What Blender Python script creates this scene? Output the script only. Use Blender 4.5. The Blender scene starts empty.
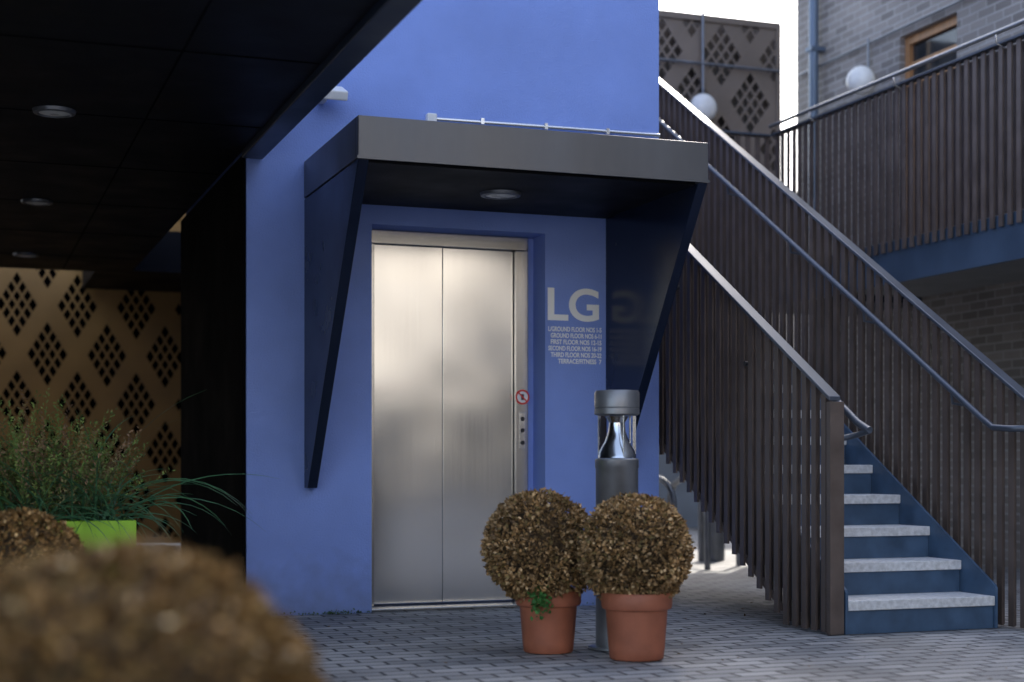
import bpy, math, random
import numpy as np
from mathutils import Vector, Matrix
random.seed(7); rng=np.random.default_rng(7)
S=bpy.context.scene
C=bpy.context.collection
# ------------------------------------------------ materials
def nodes_of(m):
    m.use_nodes=True
    nt=m.node_tree
    return nt, nt.nodes["Principled BSDF"]
def mat(name,col,rough=.5,metal=0,var=.12,scale=3,bump=0,bscale=60,stretch=(1,1,1),rvar=.08,spec=.5,coat=0,detail=4,dirt=0):
    m=bpy.data.materials.new(name); nt,b=nodes_of(m); N=nt.nodes; L=nt.links
    tc=N.new('ShaderNodeTexCoord'); mp=N.new('ShaderNodeMapping'); mp.inputs['Scale'].default_value=stretch
    L.new(tc.outputs['Object'],mp.inputs['Vector'])
    n=N.new('ShaderNodeTexNoise'); n.inputs['Scale'].default_value=scale; n.inputs['Detail'].default_value=detail
    L.new(mp.outputs[0],n.inputs['Vector'])
    r=N.new('ShaderNodeValToRGB'); r.color_ramp.elements[0].position=.3; r.color_ramp.elements[1].position=.7
    r.color_ramp.elements[0].color=[c*(1-var) for c in col]+[1]; r.color_ramp.elements[1].color=[min(1,c*(1+var)) for c in col]+[1]
    L.new(n.outputs['Fac'],r.inputs[0])
    out=r.outputs[0]
    if dirt:   # splash-back grime near the ground, broken up by noise
        sp=N.new('ShaderNodeSeparateXYZ'); L.new(tc.outputs['Object'],sp.inputs[0])
        dn=N.new('ShaderNodeTexNoise'); dn.inputs['Scale'].default_value=9; dn.inputs['Detail'].default_value=5; L.new(tc.outputs['Object'],dn.inputs['Vector'])
        ad=N.new('ShaderNodeMath'); ad.operation='MULTIPLY_ADD'; ad.inputs[1].default_value=-.45; L.new(dn.outputs['Fac'],ad.inputs[0]); L.new(sp.outputs['Z'],ad.inputs[2])
        mr0=N.new('ShaderNodeMapRange'); mr0.inputs['From Min'].default_value=-.25; mr0.inputs['From Max'].default_value=.12; mr0.inputs['To Min'].default_value=dirt; mr0.inputs['To Max'].default_value=0
        L.new(ad.outputs[0],mr0.inputs['Value'])
        mx=N.new('ShaderNodeMixRGB'); mx.inputs[2].default_value=(.12,.13,.13,1); L.new(mr0.outputs[0],mx.inputs[0]); L.new(out,mx.inputs[1]); out=mx.outputs[0]
    L.new(out,b.inputs['Base Color'])
    mr=N.new('ShaderNodeMapRange'); mr.inputs['From Min'].default_value=.3; mr.inputs['From Max'].default_value=.7
    mr.inputs['To Min'].default_value=max(.02,rough-rvar); mr.inputs['To Max'].default_value=min(1,rough+rvar)
    L.new(n.outputs['Fac'],mr.inputs['Value']); L.new(mr.outputs[0],b.inputs['Roughness'])
    b.inputs['Metallic'].default_value=metal; b.inputs['Specular IOR Level'].default_value=spec; b.inputs['Coat Weight'].default_value=coat
    if bump:
        n2=N.new('ShaderNodeTexNoise'); n2.inputs['Scale'].default_value=bscale; n2.inputs['Detail'].default_value=3
        L.new(mp.outputs[0],n2.inputs['Vector'])
        bp=N.new('ShaderNodeBump'); bp.inputs['Strength'].default_value=bump; bp.inputs['Distance'].default_value=.004
        L.new(n2.outputs['Fac'],bp.inputs['Height']); L.new(bp.outputs[0],b.inputs['Normal'])
    return m
def steel_mat(name,col,rough,wave=.3):
    m=bpy.data.materials.new(name); nt,b=nodes_of(m); N=nt.nodes; L=nt.links
    tc=N.new('ShaderNodeTexCoord'); mp=N.new('ShaderNodeMapping'); mp.inputs['Scale'].default_value=(90,90,.35)
    L.new(tc.outputs['Object'],mp.inputs['Vector'])
    n=N.new('ShaderNodeTexNoise'); n.inputs['Scale'].default_value=1; n.inputs['Detail'].default_value=2; L.new(mp.outputs[0],n.inputs['Vector'])
    c=N.new('ShaderNodeTexNoise'); c.inputs['Scale'].default_value=2.4; c.inputs['Detail'].default_value=0; L.new(tc.outputs['Object'],c.inputs['Vector'])
    a=N.new('ShaderNodeMath'); a.operation='MULTIPLY_ADD'; a.inputs[1].default_value=.04; a.inputs[2].default_value=rough-.06; L.new(n.outputs['Fac'],a.inputs[0])
    a2=N.new('ShaderNodeMath'); a2.operation='MULTIPLY_ADD'; a2.inputs[1].default_value=.08; L.new(c.outputs['Fac'],a2.inputs[0]); L.new(a.outputs[0],a2.inputs[2])
    L.new(a2.outputs[0],b.inputs['Roughness'])
    bp=N.new('ShaderNodeBump'); bp.inputs['Strength'].default_value=wave; bp.inputs['Distance'].default_value=.02
    L.new(c.outputs['Fac'],bp.inputs['Height']); L.new(bp.outputs[0],b.inputs['Normal'])
    b.inputs['Base Color'].default_value=(*col,1); b.inputs['Metallic'].default_value=1
    return m
def brick_mat(name,c1,c2,mortar,bw,bh,ms,plane='XY',rough=.8,bump=.6,blot=.35,rot=0):
    m=bpy.data.materials.new(name); nt,b=nodes_of(m); N=nt.nodes; L=nt.links
    tc=N.new('ShaderNodeTexCoord'); sp=N.new('ShaderNodeSeparateXYZ'); cb=N.new('ShaderNodeCombineXYZ')
    L.new(tc.outputs['Object'],sp.inputs[0])
    L.new(sp.outputs[plane[0]],cb.inputs[0]); L.new(sp.outputs[plane[1]],cb.inputs[1])
    mp=N.new('ShaderNodeMapping'); mp.inputs['Rotation'].default_value=(0,0,rot); L.new(cb.outputs[0],mp.inputs[0])
    nw=N.new('ShaderNodeTexNoise'); nw.inputs['Scale'].default_value=5; nw.inputs['Detail'].default_value=1; L.new(mp.outputs[0],nw.inputs['Vector'])
    vm=N.new('ShaderNodeVectorMath'); vm.operation='MULTIPLY_ADD'; vm.inputs[1].default_value=(.008,.008,0)
    L.new(nw.outputs['Color'],vm.inputs[0]); L.new(mp.outputs[0],vm.inputs[2])
    br=N.new('ShaderNodeTexBrick'); br.inputs['Scale'].default_value=1; br.inputs['Brick Width'].default_value=bw
    br.inputs['Row Height'].default_value=bh; br.inputs['Mortar Size'].default_value=ms; br.inputs['Mortar Smooth'].default_value=.3
    br.inputs['Color1'].default_value=(*c1,1); br.inputs['Color2'].default_value=(*c2,1); br.inputs['Mortar'].default_value=(*mortar,1)
    L.new(vm.outputs[0],br.inputs['Vector'])
    n=N.new('ShaderNodeTexNoise'); n.inputs['Scale'].default_value=1.3; n.inputs['Detail'].default_value=6; L.new(tc.outputs['Object'],n.inputs['Vector'])
    mr=N.new('ShaderNodeMapRange'); mr.inputs['From Min'].default_value=.3; mr.inputs['From Max'].default_value=.7
    mr.inputs['To Min'].default_value=1-blot; mr.inputs['To Max'].default_value=1+blot*.6; L.new(n.outputs['Fac'],mr.inputs['Value'])
    mx=N.new('ShaderNodeVectorMath'); mx.operation='SCALE'; L.new(br.outputs['Color'],mx.inputs[0]); L.new(mr.outputs[0],mx.inputs['Scale'])
    L.new(mx.outputs[0],b.inputs['Base Color']); b.inputs['Roughness'].default_value=rough
    n3=N.new('ShaderNodeTexNoise'); n3.inputs['Scale'].default_value=120; n3.inputs['Detail'].default_value=1; L.new(tc.outputs['Object'],n3.inputs['Vector'])
    ad=N.new('ShaderNodeMath'); ad.operation='MULTIPLY_ADD'; ad.inputs[1].default_value=.25; L.new(n3.outputs['Fac'],ad.inputs[0])
    iv=N.new('ShaderNodeMath'); iv.operation='SUBTRACT'; iv.inputs[0].default_value=1; L.new(br.outputs['Fac'],iv.inputs[1]); L.new(iv.outputs[0],ad.inputs[2])
    bp=N.new('ShaderNodeBump'); bp.inputs['Strength'].default_value=bump; bp.inputs['Distance'].default_value=.006
    L.new(ad.outputs[0],bp.inputs['Height']); L.new(bp.outputs[0],b.inputs['Normal'])
    return m
def leaf_mat(name,rough=.6,trans=.15):
    m=bpy.data.materials.new(name); nt,b=nodes_of(m)
    a=nt.nodes.new('ShaderNodeAttribute'); a.attribute_name='Col'
    nt.links.new(a.outputs['Color'],b.inputs['Base Color']); b.inputs['Roughness'].default_value=rough
    b.inputs['Specular IOR Level'].default_value=.3
    return m
BLUE=mat('blue_render',(.215,.315,.72),.75,var=.08,scale=2.2,bump=.7,bscale=100,spec=.25,dirt=.45)
MATTBLACK=mat('matt_black',(.002,.002,.003),.8,var=.3,spec=.05)  # near-black for joints, backings, added walls and the shade painted on the tower side
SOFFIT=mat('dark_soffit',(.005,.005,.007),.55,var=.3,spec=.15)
BEAM=mat('dark_blue_steel',(.016,.026,.05),.4,var=.2,spec=.35)
FASCIA=mat('blue_steel_fascia',(.045,.075,.125),.4,var=.2,spec=.4)
CANOPY=mat('canopy_metal',(.105,.108,.118),.34,metal=.55,var=.18,scale=2.5,bump=.06,stretch=(1.5,1,.4))
CANIN=mat('canopy_gloss_panel',(.008,.014,.035),.24,var=.15,spec=.3,rvar=.05)
STEEL=steel_mat('brushed_steel',(.65,.655,.66),.175,.38)
FRAME=steel_mat('steel_frame',(.46,.46,.46),.24,.1)
DARK=mat('dark_metal',(.02,.02,.024),.45,var=.2)
BRONZE=mat('bronze_paint',(.105,.080,.070),.45,metal=.2,var=.22,scale=8,bump=.06)
RAILBLUE=mat('slate_rail_paint',(.075,.09,.12),.42,metal=.4,var=.12)
RISER=mat('navy_stair_paint',(.045,.085,.150),.45,var=.25,scale=8,bump=.1)
TREAD=mat('pale_grit_tread',(.55,.56,.58),.8,var=.2,scale=40,bump=.5,bscale=250)
WHITE=mat('white_paint',(.7,.72,.76),.5,var=.05)
LETTER=mat('letter_vinyl',(.90,.91,.92),.4,var=.01)
OPAL=mat('opal_lamp_glass',(.8,.79,.75),.3,var=.04)
TERRA=mat('terracotta',(.30,.098,.052),.6,var=.22,scale=7,bump=.2,bscale=90)
SOIL=mat('soil',(.03,.02,.014),.95,var=.4,bump=1)
GALV=mat('bollard_grey_metal',(.21,.22,.24),.38,metal=.6,var=.15,scale=10)
ALU=mat('aluminium',(.65,.67,.7),.22,metal=1,var=.05)
GOLD=mat('gold_lattice_paint',(.33,.175,.05),.45,metal=.2,var=.2,scale=2)
TAN=mat('tan_lattice_paint',(.20,.160,.128),.5,metal=.2,var=.15,scale=2)
LIME=mat('lime_planter_paint',(.30,.60,.03),.4,var=.08)
WOOD=mat('oak_wood',(.40,.20,.085),.5,var=.25,scale=6,stretch=(6,6,.6))
RED=mat('sign_red',(.6,.02,.02),.4,var=.03)
PIPE=mat('blue_grey_pipe',(.12,.16,.22),.4,metal=.3,var=.1)
PALE=mat('pale_render',(.62,.60,.56),.8,var=.08,bump=.3)
BEIGE=mat('beige_facade',(.78,.71,.61),.8,var=.12,scale=1)
PLINTH=mat('reflected_dark_base',(.05,.06,.08),.6,var=.3,scale=1)  # dark lower facade, unseen, shaped for the gradient reflected in the lift doors
GLASSD=mat('window_glass',(.02,.025,.03),.05,var=.1,spec=.8)
CONC=mat('concrete',(.20,.20,.20),.85,var=.15,bump=.4)
PAVE=brick_mat('block_paving',(.20,.205,.215),(.36,.36,.365),(.05,.05,.055),.205,.105,.009,'XY',.68,1,.32)
BRICKX=brick_mat('grey_brick',(.18,.16,.148),(.29,.26,.242),(.36,.345,.33),.225,.075,.009,'YZ',.85,.6,.2)
LEAF=leaf_mat('leaf')
g=bpy.data.materials.new('clear_glass'); nt,b=nodes_of(g); b.inputs['Transmission Weight'].default_value=1; b.inputs['Roughness'].default_value=.02
b.inputs['IOR'].default_value=1.12; b.inputs['Base Color'].default_value=(.93,.96,1,1); GLASS=g
# ------------------------------------------------ geometry helpers
def empty(name,loc=(0,0,0)):
    o=bpy.data.objects.new(name,None); o.location=loc; o.empty_display_size=.1; C.objects.link(o); return o
def put(o,parent):
    if parent:
        o.parent=parent; o.matrix_parent_inverse=Matrix.Translation(-Vector(parent.location))
    return o
def mesh(name,v,f,m,parent=None,smooth=False,bevel=0):
    me=bpy.data.meshes.new(name); me.from_pydata(v,[],f); me.update()
    o=bpy.data.objects.new(name,me); C.objects.link(o)
    for x in (m if isinstance(m,list) else [m]): me.materials.append(x)
    if smooth:
        for p in me.polygons: p.use_smooth=True
    if bevel:
        bm=o.modifiers.new('bevel','BEVEL'); bm.width=bevel; bm.segments=2; bm.limit_method='ANGLE'; bm.angle_limit=.6
    return put(o,parent)
BF=[(0,3,2,1),(4,5,6,7),(0,1,5,4),(1,2,6,5),(2,3,7,6),(3,0,4,7)]
def bv(x0,x1,y0,y1,z0,z1): return [(x0,y0,z0),(x1,y0,z0),(x1,y1,z0),(x0,y1,z0),(x0,y0,z1),(x1,y0,z1),(x1,y1,z1),(x0,y1,z1)]
def box(name,x0,x1,y0,y1,z0,z1,m,parent=None,bevel=0): return mesh(name,bv(x0,x1,y0,y1,z0,z1),BF,m,parent,bevel=bevel)
def boxes(name,lst,m,parent=None,bevel=0):
    v=[];f=[]
    for L in lst:
        n=len(v); v+= L if isinstance(L,list) else bv(*L)
        f+=[tuple(i+n for i in q) for q in BF]
    return mesh(name,v,f,m,parent,bevel=bevel)
def prismx(name,prof,x0,x1,m,parent=None,bevel=0):
    n=len(prof); v=[(x0,y,z) for y,z in prof]+[(x1,y,z) for y,z in prof]
    f=[tuple(range(n))[::-1],tuple(range(n,2*n))]+[(i,(i+1)%n,n+(i+1)%n,n+i) for i in range(n)]
    o=mesh(name,v,f,m,parent,bevel=bevel)
    import bmesh
    bm=bmesh.new(); bm.from_mesh(o.data); bmesh.ops.recalc_face_normals(bm,faces=bm.faces); bm.to_mesh(o.data); bm.free()
    return o
def lathe(name,prof,c,m,parent=None,seg=48,sharp=35):
    v=[];f=[];k=len(prof)
    for i in range(seg):
        a=2*math.pi*i/seg
        for r,z in prof: v.append((c[0]+r*math.cos(a),c[1]+r*math.sin(a),c[2]+z))
    for i in range(seg):
        j=(i+1)%seg
        for q in range(k-1): f.append((i*k+q,j*k+q,j*k+q+1,i*k+q+1))
    o=mesh(name,v,f,m,parent,smooth=True)
    o.data.set_sharp_from_angle(angle=math.radians(sharp)) 
    return o
def tube(name,pts,r,m,parent=None,res=6):
    cu=bpy.data.curves.new(name,'CURVE'); cu.dimensions='3D'; cu.bevel_depth=r; cu.bevel_resolution=res; cu.use_fill_caps=True
    sp=cu.splines.new('POLY'); sp.points.add(len(pts)-1)
    for p,q in zip(sp.points,pts): p.co=(*q,1)
    o=bpy.data.objects.new(name,cu); cu.materials.append(m); C.objects.link(o)
    return put(o,parent)
def leaves(name,P,A,B,L,W,col,parent=None):
    n=len(P); L=L[:,None]; W=W[:,None]
    nn=np.cross(A,B)
    v=np.stack([P,P+A*L*.5+B*W*.5+nn*W*.12,P+A*L,P+A*L*.5-B*W*.5+nn*W*.12],1).reshape(-1,3)
    f=[(4*i,4*i+1,4*i+2,4*i+3) for i in range(n)]
    o=mesh(name,v.tolist(),f,LEAF,parent)
    ca=o.data.color_attributes.new('Col','FLOAT_COLOR','POINT')
    cc=np.ones((n,4,4)); cc[:,:,:3]=col[:,None,:]
    ca.data.foreach_set('color',cc.reshape(-1))
    return o
def unit(a): return a/np.linalg.norm(a,axis=1)[:,None]
def lump(d,seed,k=7,amp=.035):
    r=np.random.default_rng(seed); out=np.zeros(len(d))
    for i in range(k):
        w=r.normal(size=3)*4; out+=np.sin(d@w+r.uniform(0,6))*amp/math.sqrt(k)
    return out
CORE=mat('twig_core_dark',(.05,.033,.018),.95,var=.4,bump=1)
def topiary(loc,ball,R,seed,n=13000,potscale=1,flat=1,tone=(1,1,1)):
    e=empty('potted_topiary',(loc[0],loc[1],0))
    s=potscale
    lathe('pot',[(.001,.0),(.108*s,.0),(.113*s,.006),(.118*s,.05),(.130*s,.205*s),(.131*s,.208*s),(.144*s,.212*s),(.149*s,.222*s),(.150*s,.272*s),(.145*s,.28*s),(.137*s,.279*s),(.134*s,.25*s),(.125*s,.245*s)],(loc[0],loc[1],0.004),TERRA,e)
    lathe('soil',[(.001,.252*s),(.07,.25*s),(.131*s,.247*s)],(loc[0],loc[1],0.004),SOIL,e)
    for k in range(4):
        a=k*1.7; tube('stem_%d'%k,[(loc[0]+.015*math.cos(a),loc[1]+.015*math.sin(a),.24),(ball[0]+.05*math.cos(a),ball[1]+.05*math.sin(a),ball[2])],.009,SOIL,e,2)
    import bmesh
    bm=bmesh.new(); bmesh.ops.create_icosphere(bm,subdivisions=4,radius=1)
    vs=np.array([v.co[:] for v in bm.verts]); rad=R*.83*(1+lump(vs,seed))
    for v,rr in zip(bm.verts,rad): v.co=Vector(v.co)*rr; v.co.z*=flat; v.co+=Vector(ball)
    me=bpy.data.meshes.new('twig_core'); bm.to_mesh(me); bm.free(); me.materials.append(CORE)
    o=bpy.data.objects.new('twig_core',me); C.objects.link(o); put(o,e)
    d=unit(rng.normal(size=(n,3)))
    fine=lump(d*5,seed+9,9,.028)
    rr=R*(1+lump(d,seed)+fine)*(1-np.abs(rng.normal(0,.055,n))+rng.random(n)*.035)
    P=d*rr[:,None]*np.array([1,1,flat])+np.array(ball)
    A=unit(d*.7+rng.normal(size=(n,3))*.65); B=unit(np.cross(A,rng.normal(size=(n,3))))
    pal=np.array([[.23,.145,.06],[.14,.088,.038],[.36,.235,.11],[.52,.38,.21],[.18,.14,.055],[.08,.052,.026]])
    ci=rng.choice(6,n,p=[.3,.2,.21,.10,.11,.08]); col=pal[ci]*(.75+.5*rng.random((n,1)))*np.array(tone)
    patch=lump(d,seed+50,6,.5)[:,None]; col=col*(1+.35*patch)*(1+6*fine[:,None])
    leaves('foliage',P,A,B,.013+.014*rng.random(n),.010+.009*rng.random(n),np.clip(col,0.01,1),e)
    return e
# ------------------------------------------------ ground
mesh('ground',[(-150,-150,0),(150,-150,0),(150,150,0),(-150,150,0)],[(0,1,2,3)],PAVE)
# ------------------------------------------------ lift tower
W=8.54
T=empty('lift_tower',(2.8,W,0))
boxes('front_wall',[(1.53,2.25,W,8.80,0,9),(3.32,4.07,W,8.80,0,9),(2.25,3.32,W,8.80,2.235,9)],BLUE,T)
box('shaft_wall',1.545,4.07,8.80,11.04,0,9,BLUE,T)
box('side_shade_sheet',1.51,1.528,8.56,11.04,0,2.585,MATTBLACK,T)  # black sheet carrying the shade under the deck in its colour
box('roof_coping',1.48,4.12,8.49,11.1,9,9.1,CONC,T)
D=empty('lift_door',(2.75,8.74,0))
box('door_leaf_1',2.315,2.7405,8.745,8.775,.03,2.15,STEEL,D,.003)
box('door_leaf_2',2.7445,3.193,8.752,8.782,.03,2.15,STEEL,D,.003)
box('door_gap',2.741,2.744,8.775,8.79,.03,2.15,DARK,D)
box('frame_head',2.252,3.277,8.715,8.799,2.152,2.232,FRAME,D,.003)
box('frame_jamb_1',2.252,2.312,8.715,8.799,.02,2.150,FRAME,D,.003)
box('frame_jamb_2',3.196,3.277,8.715,8.799,.02,2.150,FRAME,D,.003)
box('sill',2.252,3.318,8.56,8.799,.004,.018,FRAME,D,.002)
box('jamb_reveal_seal',3.2775,3.318,8.735,8.799,.02,2.23,BLUE,D)
P=empty('lift_call_panel',(3.24,8.70,1.05))
box('plate',3.219,3.257,8.709,8.7145,.95,1.17,ALU,P,.002)
for i,z in enumerate((1.13,1.06,.985)):
    o=lathe('button_%d'%i,[(.001,.006),(.010,.006),(.013,.003),(.013,0)],(0,0,0),DARK,None,20); o.rotation_euler=(math.pi/2,0,0); o.location=(3.238,8.709,z); 
    o.parent=P; o.matrix_parent_inverse=Matrix.Translation((-3.24,-8.70,-1.05))
PS=empty('prohibition_sign',(3.238,8.71,1.26))
def disc(name,c,r0,r1,y,m,p,seg=40):
    v=[];f=[]
    for i in range(seg):
        a=2*math.pi*i/seg
        for r in (r0,r1): v.append((c[0]+r*math.cos(a),y,c[1]+r*math.sin(a)))
    for i in range(seg):
        j=(i+1)%seg; f.append((2*i,2*i+1,2*j+1,2*j))
    return mesh(name,v,f,m,p)
disc('face',(3.238,1.262),.0005,.040,8.711,WHITE,PS); disc('red_ring',(3.238,1.262),.035,.045,8.708,RED,PS)
mesh('slash',[(3.238-.028,8.7075,1.262+.022),(3.238-.022,8.7075,1.262+.028),(3.238+.028,8.7075,1.262-.022),(3.238+.022,8.7075,1.262-.028)],[(0,3,2,1)],RED,PS)
box('pictogram',3.229,3.247,8.709,8.7105,1.244,1.280,DARK,PS)
SG=empty('floor_sign_lettering',(3.5,W,1.7))
def text(body,x0,x1,z0,z1,bold):
    cu=bpy.data.curves.new('text_'+body[:5],'FONT'); cu.body=body; cu.extrude=.0012; cu.offset=bold; cu.size=1
    cu.materials.append(LETTER)
    o=bpy.data.objects.new('text_'+body[:6].strip().lower(),cu); C.objects.link(o)
    bpy.context.view_layer.update()
    bb=[Vector(c) for c in o.bound_box]; mnx=min(c.x for c in bb); mxx=max(c.x for c in bb); mny=min(c.y for c in bb); mxy=max(c.y for c in bb)
    sy=(z1-z0)/(mxy-mny); sx=(x1-x0)/(mxx-mnx)
    o.rotation_euler=(math.pi/2,0,0); o.scale=(sx,sy,1); o.location=(x0-mnx*sx,W-.0035,z0-mny*sy)
    put(o,SG)
text('LG',3.335,3.668,1.715,1.915,.022)
rows=['L/GROUND FLOOR NOS 1-5','GROUND FLOOR NOS 6-11','FIRST FLOOR NOS 12-15','SECOND FLOOR NOS 16-19','THIRD FLOOR NOS 20-22','TERRACE/FITNESS  7']
for i,t in enumerate(rows):
    z=1.666-i*.0385; w=len(t)*.0157
    text(t,3.684-w,3.684,z-.0145,z+.0145,.022)
# ------------------------------------------------ canopy
K=empty('entrance_canopy',(2.8,7.9,2.4))
FY=7.30
box('fascia',1.855,3.77,FY,FY+.05,2.36,2.565,CANOPY,K,.004)
box('side_fascia_1',1.855,1.905,FY+.0505,W-.002,2.36,2.565,CANOPY,K,.003)
box('side_fascia_2',3.72,3.77,FY+.0505,W-.002,2.36,2.565,CANOPY,K,.003)
box('drip_edge',1.85,3.775,FY-.006,FY-.0005,2.352,2.368,CANOPY,K)
box('roof_panel',1.906,3.719,FY+.051,W-.002,2.50,2.556,CANOPY,K)
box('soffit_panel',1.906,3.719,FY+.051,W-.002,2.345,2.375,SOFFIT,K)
g=[(FY+.004,2.351),(W-.002,2.351),(W-.002,.72),(W-.09,.72)]
prismx('gusset_1',g,1.857,1.912,CANIN,K,.003)
prismx('gusset_2',g,3.713,3.768,CANIN,K,.003)
box('flashing',1.9,3.9,W-.05,W-.002,2.566,2.60,CANOPY,K)
def downlight(x,y,z,r,name='ceiling_light'):
    e=empty(name,(x,y,z))
    lathe('bezel',[(r*.72,-.012),(r*.78,-.020),(r*.95,-.016),(r,0.0)],(x,y,z),GALV,e,40)
    lathe('diffuser',[(.001,-.022),(r*.4,-.020),(r*.76,-.012)],(x,y,z),OPAL,e,40)
downlight(2.82,7.93,2.344,.115)
CT=empty('wall_conduit',(3.3,W,2.87))
tube('pipe',[(2.62,W-.03,2.86),(3.2,W-.03,2.865),(4.06,W-.03,2.87)],.012,ALU,CT)
box('junction_box',2.57,2.63,W-.05,W,2.835,2.89,WHITE,CT,.008)
for x in (2.9,3.3,3.7): box('clip_%d'%int(x*10),x,x+.02,W-.045,W,2.85,2.885,ALU,CT)
FL=empty('flood_light',(2.0,W,2.93))
box('bracket',1.93,1.97,W-.08,W,2.90,2.96,WHITE,FL,.004)
boxes('head',[[(1.90,W-.20,2.88),(2.06,W-.20,2.88),(2.06,W-.08,2.93),(1.90,W-.08,2.93),(1.90,W-.22,2.93),(2.06,W-.22,2.93),(2.06,W-.08,2.99),(1.90,W-.08,2.99)]],WHITE,FL,.008)
# ------------------------------------------------ deck overhead at left
DK=empty('covered_walkway',(-1,7,0))
D0=4.6
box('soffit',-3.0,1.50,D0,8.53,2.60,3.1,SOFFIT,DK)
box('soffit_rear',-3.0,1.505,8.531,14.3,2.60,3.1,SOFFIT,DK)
box('edge_beam',1.501,1.62,D0,8.53,2.56,3.05,BEAM,DK,.006)
box('end_beam',-3.0,1.62,D0-.12,D0-.001,2.56,3.05,BEAM,DK,.006)
boxes('soffit_joints',[(-3.0,1.49,y,y+.010,2.597,2.5995) for y in np.arange(5.2,14,1.35)]+[(x,x+.010,D0,14.2,2.5975,2.599) for x in (-.8,.9)],MATTBLACK,DK)
box('light_block_wall',-3.3,-3.001,D0,14.3,0,4,MATTBLACK,DK)  # unseen wall added to keep daylight out from under the deck
box('sky_block_roof',1.2,2.41,14.301,15.9,2.62,3.0,SOFFIT,DK)  # extra roof added to cut sky light on the lattice's right side
downlight(.46,7.86,2.598,.105); downlight(.51,10.6,2.598,.105); downlight(.55,13.3,2.598,.105)
# ------------------------------------------------ lattice screens
def clip(poly,a,b,c):
    out=[]
    for i in range(len(poly)):
        p=poly[i];q=poly[(i+1)%len(poly)]; dp=a*p[0]+b*p[1]-c; dq=a*q[0]+b*q[1]-c
        if dp<=0: out.append(p)
        if (dp<0)!=(dq<0) and dp!=dq:
            t=dp/(dp-dq); out.append((p[0]+(q[0]-p[0])*t,p[1]+(q[1]-p[1])*t))
    return out
def lattice(x0,x1,z0,z1,y,w,h,m,mback,backy,k=4,hb=.16):
    e=empty('lattice_screen',((x0+x1)/2,y,z0))
    for fam,s in enumerate((1,-1)):
        v=[];f=[]
        nmin=math.floor(min(x/w - s*z/h for x in (x0,x1) for z in (z0,z1)))-1
        nmax=math.ceil(max(x/w - s*z/h for x in (x0,x1) for z in (z0,z1)))+1
        for n in range(nmin,nmax):
            bands=[(-hb,hb)]+[(hb+(1-2*hb)*j/k-.022,hb+(1-2*hb)*j/k+.022) for j in range(1,k)]
            for a,b in bands:
                poly=[(x0,z0),(x1,z0),(x1,z1),(x0,z1)]
                poly=clip(poly,1/w,-s/h,n+b); 
                if len(poly)<3: continue
                poly=clip(poly,-1/w,s/h,-(n+a))
                if len(poly)<3: continue
                i=len(v); v+=[(p[0],y+fam*.003,p[1]) for p in poly]; f.append(tuple(range(i,i+len(poly))))
        o=mesh('lattice_%d'%fam,v,f,m,e); sm=o.modifiers.new('thick','SOLIDIFY'); sm.thickness=.02; sm.offset=0
    boxes('frame',[(x0-.05,x0,y-.03,y+.04,z0,z1),(x1,x1+.05,y-.03,y+.04,z0,z1),(x0-.05,x1+.05,y-.03,y+.04,z1,z1+.06),(x0-.05,x1+.05,y-.03,y+.04,z0-.06,z0)],m,e)
    if mback: box('backing',x0,x1+.12,backy,backy+.1,z0-.05,z1+.11,mback,e)
    return e
lattice(-3.0,2.25,.1,5.0,16.0,.58,.98,GOLD,MATTBLACK,16.25,hb=.17)
box('lattice_fade_wall',2.42,2.6,11.05,16.4,0,5,MATTBLACK)  # dark wall added to make the gold lattice fade at its right end
lattice(2.7,7.40,2.62,5.03,12.95,.62,.86,TAN,mat('screen_backing',(.10,.085,.072),.8),13.12)
# ------------------------------------------------ stairs
ST=empty('staircase',(4.6,8.5,0))
R_,G_,Y0=.17,.281,6.60
tr=[];ri=[]
for i in range(1,15):
    y=Y0+G_*(i-1)
    tr.append((4.19,5.068,y,y+G_+.02,R_*i-.05,R_*i))
    ri.append((4.192,5.066,y+.016,y+.030,R_*(i-1)+.0005 if i>1 else .002,R_*i-.0505))
boxes('treads',tr,TREAD,ST,.004); boxes('risers',ri,RISER,ST)
nl=lambda y:.17+.605*(y-Y0)
def stringer(nm,x0,x1):
    up=.05
    prismx(nm,[(6.60,.003),(6.9,.003),(10.6,nl(10.6)-.40),(10.6,nl(10.6)+up),(6.61,nl(6.61)+up),(6.60,nl(6.60)+up-.01)],x0,x1,RISER,ST)
stringer('stringer_1',4.172,4.187); stringer('stringer_2',5.070,5.085)
WK=empty('upper_walkway',(7,8,2.4))
box('landing_slab',4.172,5.20,10.612,11.70,2.30,2.55,BEAM,WK)
box('link_slab',4.172,8.19,11.701,12.90,2.30,2.551,BEAM,WK)
box('gallery_slab',6.74,8.19,-5.0,11.70,2.36,2.55,CONC,WK)
box('gallery_fascia',6.70,6.739,-5.0,11.70,2.23,2.555,FASCIA,WK,.004)
for y in (-1.0,3.2,7.4,11.4): box('column_%d'%int(y),7.0,7.16,y,y+.16,0,2.359,DARK,WK)
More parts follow.
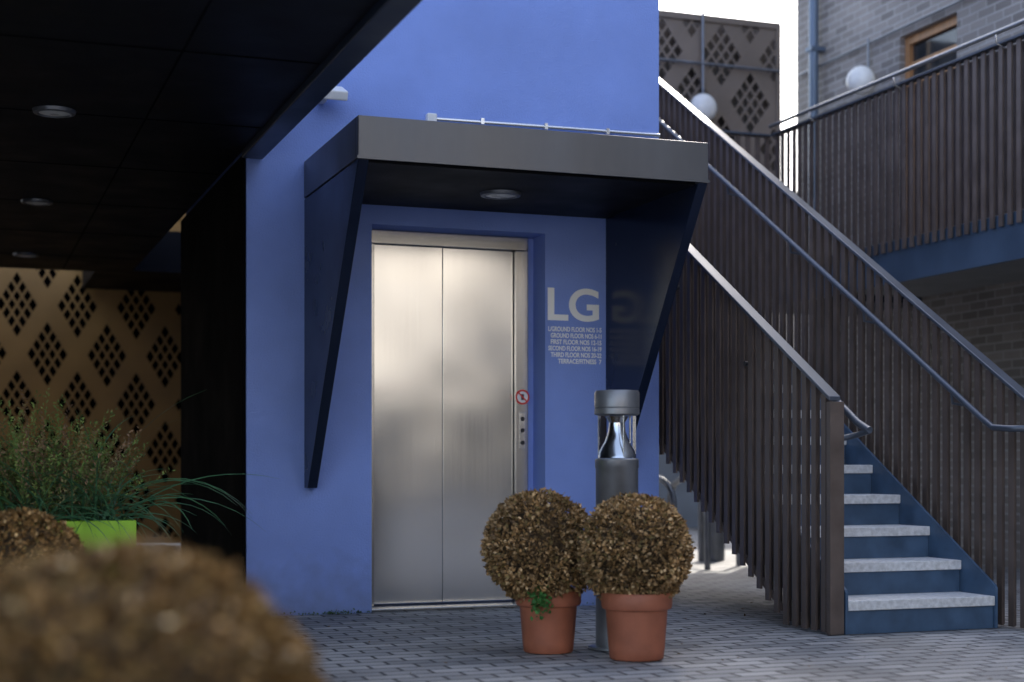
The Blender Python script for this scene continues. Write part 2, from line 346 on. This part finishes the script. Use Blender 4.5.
def sloped_balustrade(x,ya,yb,top,bot,inner):
    e=empty('stair_balustrade',(x,ya,0))
    L=[]
    y=ya
    while y<yb:
        t=top(y+.022); b0=max(.012,bot(y+.022)); L.append((x-.006,x+.006,y,y+.044,b0,t-.005)); y+=.094
    boxes('balusters',L,BRONZE,e)
    L=[]; y=ya+.047
    while y<yb:
        t=top(y); b0=max(.012,bot(y)); L.append((x+inner*.036,x+inner*.048,y,y+.03,b0,t-.03)); y+=.094
    boxes('rear_balusters',L,BRONZE,e)
    prismx('top_rail',[(ya-.05,top(ya-.05)),(yb,top(yb)),(yb,top(yb)+.022),(ya-.05,top(ya-.05)+.022)],x-.018,x+.05,RAILBLUE,e,.004)
    prismx('lower_rail',[(7.12,bot(7.12)+.03),(yb,bot(yb)+.03),(yb,bot(yb)+.07),(7.12,bot(7.12)+.07)],x+inner*.0065,x+inner*.018,BRONZE,e)
    return e
ltop=lambda y:1.175+.597*(y-6.62); rtop=lambda y:1.19+.607*(y-6.48); bt=lambda y:.6*(y-7.04)
e=sloped_balustrade(4.10,6.66,10.6,ltop,bt,1)
box('newel',4.085,4.165,6.60,6.64,.004,1.165,BRONZE,e,.003)
tube('handrail',[(4.245,6.50,1.02),(4.245,6.60,1.06),(4.245,10.6,1.06+.6*4)],.019,RAILBLUE,e)
tube('handrail_return',[(4.245,6.50,1.02),(4.24,6.60,1.0),(4.20,6.66,.985),(4.13,6.66,.985)],.015,RAILBLUE,e)
for i,y in enumerate((7.48,8.33,9.2)):
    z=1.06+.6*(y-6.6)-.24; tube('bracket_%d'%i,[(4.085,y,z+.06),(4.16,y,z+.06),(4.245,y,z+.22)],.014,DARK,e)
e=sloped_balustrade(5.15,6.36,11.05,rtop,bt,1)
hz=lambda y:1.07+.61*(y-6.65)
tube('handrail',[(5.22,6.42,1.035),(5.07,6.42,1.035),(5.055,6.46,1.035),(5.055,6.60,1.045),(5.055,6.70,1.10),(5.055,11.0,hz(11.0))],.017,RAILBLUE,e)
for i,y in enumerate(np.arange(6.95,10.6,.85)):
    z=hz(y); tube('bracket_%d'%i,[(5.055,y,z-.02),(5.06,y,z-.07),(5.145,y,z-.08)],.008,RAILBLUE,e)
def flat_rail(axis,c,a,b,z0,z1):
    e=empty('walkway_balustrade',(c if axis=='Y' else a, a if axis=='Y' else c, z0))
    L=[];t=a
    while t<b:
        L.append((c-.006,c+.006,t,t+.044,z0,z1) if axis=='Y' else (t,t+.044,c-.006,c+.006,z0,z1)); t+=.094
    boxes('balusters',L,BRONZE,e)
    if axis=='Y':
        box('top_rail',c-.03,c+.05,a,b,z1+.0005,z1+.022,RAILBLUE,e,.004)
        boxes('rear_balusters',[(c+.065,c+.077,t+.05,t+.08,z0+.10,z1) for t in np.arange(a,b-.1,.094)],BRONZE,e)
        tube('handrail',[(c-.07,a,z1+.07),(c-.07,b-.05,z1+.07)],.016,GALV,e)
        for i,y in enumerate(np.arange(a+.4,b,1.2)): tube('bracket_%d'%i,[(c-.07,y,z1+.06),(c-.065,y,z1+.0),(c,y,z1-.02)],.007,ALU,e)
    else: box('top_rail',a,b,c-.03,c+.05,z1+.0005,z1+.022,RAILBLUE,e,.004)
flat_rail('Y',6.68,1.0,11.70,2.47,3.70)
flat_rail('X',11.74,5.2,6.66,2.40,3.70)
# ------------------------------------------------ brick building
BB=empty('brick_building',(10,7,0))
BX=8.20; BH=8.4
boxes('walls',[(BX,16,-5.0,11.20,0,BH),(BX,16,12.06,13.9,0,BH),(BX,16,11.20,12.06,4.80,BH),(BX,16,11.20,12.06,0,2.55),(BX+.3,16,11.20,12.06,2.55,4.80)],BRICKX,BB)
box('roof_edge',BX-.08,16.1,-5.1,14,BH,BH+.15,DARK,BB)
box('door_frame_1',BX+.06,BX+.14,11.201,11.27,2.56,4.795,WOOD,BB); box('door_frame_2',BX+.06,BX+.14,11.99,12.059,2.56,4.795,WOOD,BB)
box('door_head',BX+.06,BX+.14,11.271,11.989,4.72,4.795,WOOD,BB); box('door_transom',BX+.07,BX+.14,11.271,11.989,4.28,4.36,WOOD,BB)
box('door_glass',BX+.10,BX+.12,11.271,11.989,4.361,4.719,GLASSD,BB); box('door_leaf',BX+.09,BX+.13,11.271,11.989,2.56,4.279,WOOD,BB)
boxes('door_boards',[(BX+.078,BX+.0895,11.28+.1*i,11.37+.1*i,2.6,4.26) for i in range(7)],WOOD,BB)
box('top_light_bar',BX+.07,BX+.099,11.271,11.989,4.52,4.55,WOOD,BB)
DP=empty('drainpipe',(8.1,13.4,0)); tube('pipe',[(8.1,13.4,2.6),(8.1,13.4,BH-.1)],.05,PIPE,DP)
for z in (3.2,5,6.8): box('clip_%d'%int(z),8.04,8.2,13.34,13.46,z,z+.04,PIPE,DP)
def lamp(x,y,z,r,facing,cond):
    e=empty('wall_lamp',(x,y,z))
    o=lathe('globe',[(.001,.07),(r*.45,.065),(r*.8,.04),(r*.98,.0),(r,-.03),(r*.9,-.045),(.001,-.046)],(0,0,0),OPAL,None,40)
    o.rotation_euler=(math.pi/2,0,0) if facing=='Y' else (math.pi/2,0,-math.pi/4)
    o.location=(x,y,z); put(o,e)
    for i,c in enumerate(cond): tube('conduit_%d'%i,c,.013,GALV,e)
lamp(6.60,12.86,4.20,.135,'Y',[[(6.60,12.89,4.3),(6.60,12.89,5.1)],[(5.0,12.89,4.62),(7.42,12.89,4.62)]])
lamp(8.06,12.5,4.50,.135,'X',[[(8.15,12.5,4.6),(8.15,12.5,4.9)],[(8.16,13.8,4.86),(8.16,8.0,4.86)]])
# ------------------------------------------------ background / opposite buildings
PB=empty('pale_building',(12,18,0))
box('wall',2.7,24,18,24,0,4.4,PALE,PB); box('coping',2.6,24.1,17.9,24.1,4.4,4.5,CONC,PB)
for i,x in enumerate((5,8.4,11)): box('door_%d'%i,x,x+1.1,17.96,17.998,.02,2.1,PIPE,PB)
OB=empty('opposite_building',(8,-13,0))
OY=-11
box('upper_wall',-8,30,OY-6,OY,2.2,7,BEIGE,OB); box('ground_floor_wall',-8,30,OY-6,OY-.05,0,2.199,PLINTH,OB); box('roof_parapet',-8.1,30.1,OY-6.1,OY+.1,7,7.3,CONC,OB)  # ground floor made dark for its reflection in the lift doors
for i in range(12):
    x=-6+i*2.9+.7
    box('window_%d'%i,x,x+.9,OY,OY+.03,3.6,5.1,GLASSD,OB); box('sill_%d'%i,x-.06,x+.96,OY,OY+.1,3.52,3.598,CONC,OB)
    box('shop_window_%d'%i,x-.6,x+1.5,OY-.05,OY-.03,.4,2.0,GLASSD,OB)
# ------------------------------------------------ bollard light
bx,by=2.87,6.47
BO=empty('bollard_light',(bx,by,0))
lathe('base_flange',[(.001,.012),(.13,.012),(.13,0)],(bx,by,.004),GALV,BO)
lathe('post',[(.098,.01),(.098,.83),(.101,.835),(.101,.87),(.094,.876),(.001,.876)],(bx,by,.004),GALV,BO)
lathe('reflector',[(.085,.878),(.080,.90),(.050,.955),(.036,1.0),(.032,1.04),(.05,1.07),(.001,1.072)],(bx,by,.004),ALU,BO)
lathe('glass',[(.088,.877),(.088,1.075)],(bx,by,.004),GLASS,BO)
lathe('cap',[(.001,1.074),(.094,1.074),(.104,1.08),(.104,1.105),(.101,1.108),(.104,1.111),(.104,1.178),(.098,1.188),(.001,1.192)],(bx,by,.004),GALV,BO)
for k in range(3):
    a=k*2.09+.5; tube('rod_%d'%k,[(bx+.08*math.cos(a),by+.08*math.sin(a),.88),(bx+.08*math.cos(a),by+.08*math.sin(a),1.08)],.004,ALU,BO,2)
# ------------------------------------------------ topiaries
topiary((2.53,6.47),(2.485,6.45,.478),.245,11,n=11500,tone=(.97,.92,.9))
topiary((2.80,6.10),(2.80,6.12,.475),.236,23,n=11500,potscale=1.04,tone=(.97,.92,.9))
topiary((.206,2.16),(.206,2.16,.45),.285,31,n=15000,tone=(.62,.56,.42))
topiary((.25,6.3),(.25,6.3,.43),.235,47,n=9000,tone=(.85,.75,.6))
n=160; c=np.array([2.43,6.32,.26]); P=c+rng.normal(size=(n,3))*np.array([.02,.02,.035]); A=unit(rng.normal(size=(n,3))+[0,-.3,.3]); B=unit(np.cross(A,rng.normal(size=(n,3))))
leaves('pot_weed',P,A,B,.018+.01*rng.random(n),.016+.006*rng.random(n),np.tile([.05,.16,.04],(n,1))*(.7+.6*rng.random((n,1))))
# ------------------------------------------------ planter
PL=empty('planter_box',(.2,7.6,0))
boxes('trough',[(-.9,.80,7.35,7.38,.01,.59),(-.9,.80,7.82,7.85,.01,.59),(-.9,-.87,7.3805,7.8195,.01,.59),(.77,.80,7.3805,7.8195,.01,.59)],LIME,PL,.004)
box('soil',-.869,.769,7.381,7.819,.02,.56,SOIL,PL)
def sprigs(name,cx,cy,z0,n,h,spread,pal,parent,ll=.016,seed=1):
    r=np.random.default_rng(seed); PP=[];AA=[];CC=[]
    for i in range(n):
        a=r.uniform(0,6.28); q=math.sqrt(r.random()); base=np.array([cx+spread[0]*q*math.cos(a)*.75,cy+spread[1]*q*math.sin(a),z0])
        hh=h*(1-.4*q*q)*r.uniform(.5,1.12); lean=np.array([math.cos(a)*spread[0]*q*.7+r.normal()*.06,math.sin(a)*spread[1]*q*.5,hh])
        k=int(hh/.0075)
        col=pal[r.integers(len(pal))]*r.uniform(.6,1.4)
        for j in range(k):
            t=j/k
            if t<.15: continue
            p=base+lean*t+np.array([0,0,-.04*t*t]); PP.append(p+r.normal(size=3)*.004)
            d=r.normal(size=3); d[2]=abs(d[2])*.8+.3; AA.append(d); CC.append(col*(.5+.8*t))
    P=np.array(PP);A=unit(np.array(AA));B=unit(np.cross(A,r.normal(size=A.shape))); m=len(P)
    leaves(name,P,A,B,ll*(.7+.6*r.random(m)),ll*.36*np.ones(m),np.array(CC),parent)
g1=np.array([[.12,.20,.05],[.09,.15,.045],[.18,.25,.07],[.20,.18,.08],[.22,.14,.085]])
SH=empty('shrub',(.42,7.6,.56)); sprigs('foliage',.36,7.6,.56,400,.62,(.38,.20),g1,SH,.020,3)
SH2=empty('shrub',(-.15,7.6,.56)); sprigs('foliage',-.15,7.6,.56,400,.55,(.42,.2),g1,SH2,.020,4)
def grass(cx,cy,z0,n,length,parent,seed,bias=(0,0)):
    r=np.random.default_rng(seed); v=[];f=[]
    for i in range(n):
        a=r.uniform(0,6.28); d=np.array([math.cos(a)+bias[0],math.sin(a)+bias[1]]); d/=np.linalg.norm(d); L=length*r.uniform(.4,1.1); w=.005*r.uniform(.7,1.4)
        el=r.uniform(.4,1.4); p=np.array([cx+r.normal()*.06,cy+r.normal()*.05,z0]); side=np.array([-d[1],d[0],0]); k=10
        b0=len(v); side=side*.7+np.array([0,0,.5]); cv=r.uniform(.9,2.3)
        for j in range(k+1):
            t=j/k; ww=w*(1-t**2)+.0006; v+= [tuple(p-side*ww),tuple(p+side*ww)]
            e2=el-t*cv; p=p+np.array([d[0]*math.cos(e2),d[1]*math.cos(e2),math.sin(e2)])*L/k
        for j in range(k): q=b0+2*j; f.append((q,q+1,q+3,q+2))
    return mesh('blades',v,f,GRASS,parent)
GRASS=mat('sedge_leaf',(.055,.15,.075),.4,var=.5,scale=9)
GR=empty('ornamental_grass',(.7,7.5,.56)); grass(.64,7.5,.56,85,.84,GR,5,(.45,-.15))
GR2=empty('ornamental_grass',(.25,7.42,.56)); grass(.32,7.44,.56,120,.6,GR2,8,(0,-.3))
# ------------------------------------------------ bicycle stands & bin beyond the stairs
for i,(x,y) in enumerate(((5.3,11.2),(5.75,11.5),(6.2,11.8))):
    e=empty('bicycle_stand',(x,y,0)); pts=[(x-.0,y-.35,0),(x,y-.35,.55)]
    for a in np.linspace(math.pi,0,9)[1:-1]: pts.append((x,y+.35*math.cos(a)*1.0,.55+.2*math.sin(a)))
    pts+=[(x,y+.35,.55),(x,y+.35,0)]; tube('hoop',pts,.025,GALV,e)
e=empty('steel_bollard',(6.35,12.2,0)); lathe('post',[(.10,0),(.10,.40),(.085,.42),(.001,.425)],(6.35,12.2,.0),GALV,e)
# ------------------------------------------------ litter, weeds
n=260
P=np.stack([rng.uniform(0,7,n),rng.uniform(3.5,8.5,n),np.full(n,.006)],1)
A=unit(np.stack([rng.normal(size=n),rng.normal(size=n),rng.uniform(0,.2,n)],1)); B=unit(np.cross(A,np.tile([0,0,1.],(n,1))+rng.normal(size=(n,3))*.2))
leaves('fallen_leaves',P,A,B,.01+.02*rng.random(n),.008+.01*rng.random(n),np.tile([.16,.10,.05],(n,1))*(.5+rng.random((n,1))))
xs=np.concatenate([rng.normal(2.05,.12,120),rng.uniform(1.6,4.0,160)]); xs=xs[(xs<2.24)|(xs>3.34)]; n=len(xs)
P=np.stack([xs,W-.012-np.abs(rng.normal(0,.014,n)),np.abs(rng.normal(0,.006,n))+.003],1); A=unit(rng.normal(size=(n,3))+[0,-.3,.8]); B=unit(np.cross(A,rng.normal(size=(n,3))))
leaves('wall_base_weeds',P,A,B,.010+.010*rng.random(n),.006+.004*rng.random(n),np.tile([.06,.11,.04],(n,1))*(.6+.8*rng.random((n,1))))
# ------------------------------------------------ light, world, camera
az,el=math.radians(38),math.radians(40)
sv=Vector((math.sin(az)*math.cos(el),math.cos(az)*math.cos(el),math.sin(el)))
sl=bpy.data.lights.new('sun','SUN'); sl.energy=5.0; sl.angle=math.radians(.5); sl.color=(1,.93,.82)
so=bpy.data.objects.new('sun',sl); so.rotation_euler=(-sv).to_track_quat('-Z','Y').to_euler(); so.location=(20,20,20); C.objects.link(so)
w=bpy.data.worlds.new('World'); S.world=w; w.use_nodes=True; nt=w.node_tree; bg=nt.nodes['Background']
sk=nt.nodes.new('ShaderNodeTexSky'); sk.sky_type='NISHITA'; sk.sun_disc=False; sk.sun_elevation=el; sk.sun_rotation=az
sk.air_density=1; sk.dust_density=3; sk.ozone_density=1
hs=nt.nodes.new('ShaderNodeHueSaturation'); hs.inputs['Saturation'].default_value=.72
nt.links.new(sk.outputs[0],hs.inputs['Color']); nt.links.new(hs.outputs[0],bg.inputs[0]); bg.inputs[1].default_value=.56
cd=bpy.data.cameras.new('camera'); cam=bpy.data.objects.new('camera',cd); C.objects.link(cam)
cam.location=(0,0,.85); cam.rotation_euler=(math.radians(90),0,math.radians(-20)); cd.lens=53.8; cd.sensor_width=36; cd.shift_y=.121
cd.clip_end=500; cd.clip_start=.05; cd.dof.use_dof=True; cd.dof.focus_distance=8.0; cd.dof.aperture_fstop=1.4
S.camera=cam
S.view_settings.view_transform='Standard'; S.view_settings.look='None'; S.view_settings.exposure=0
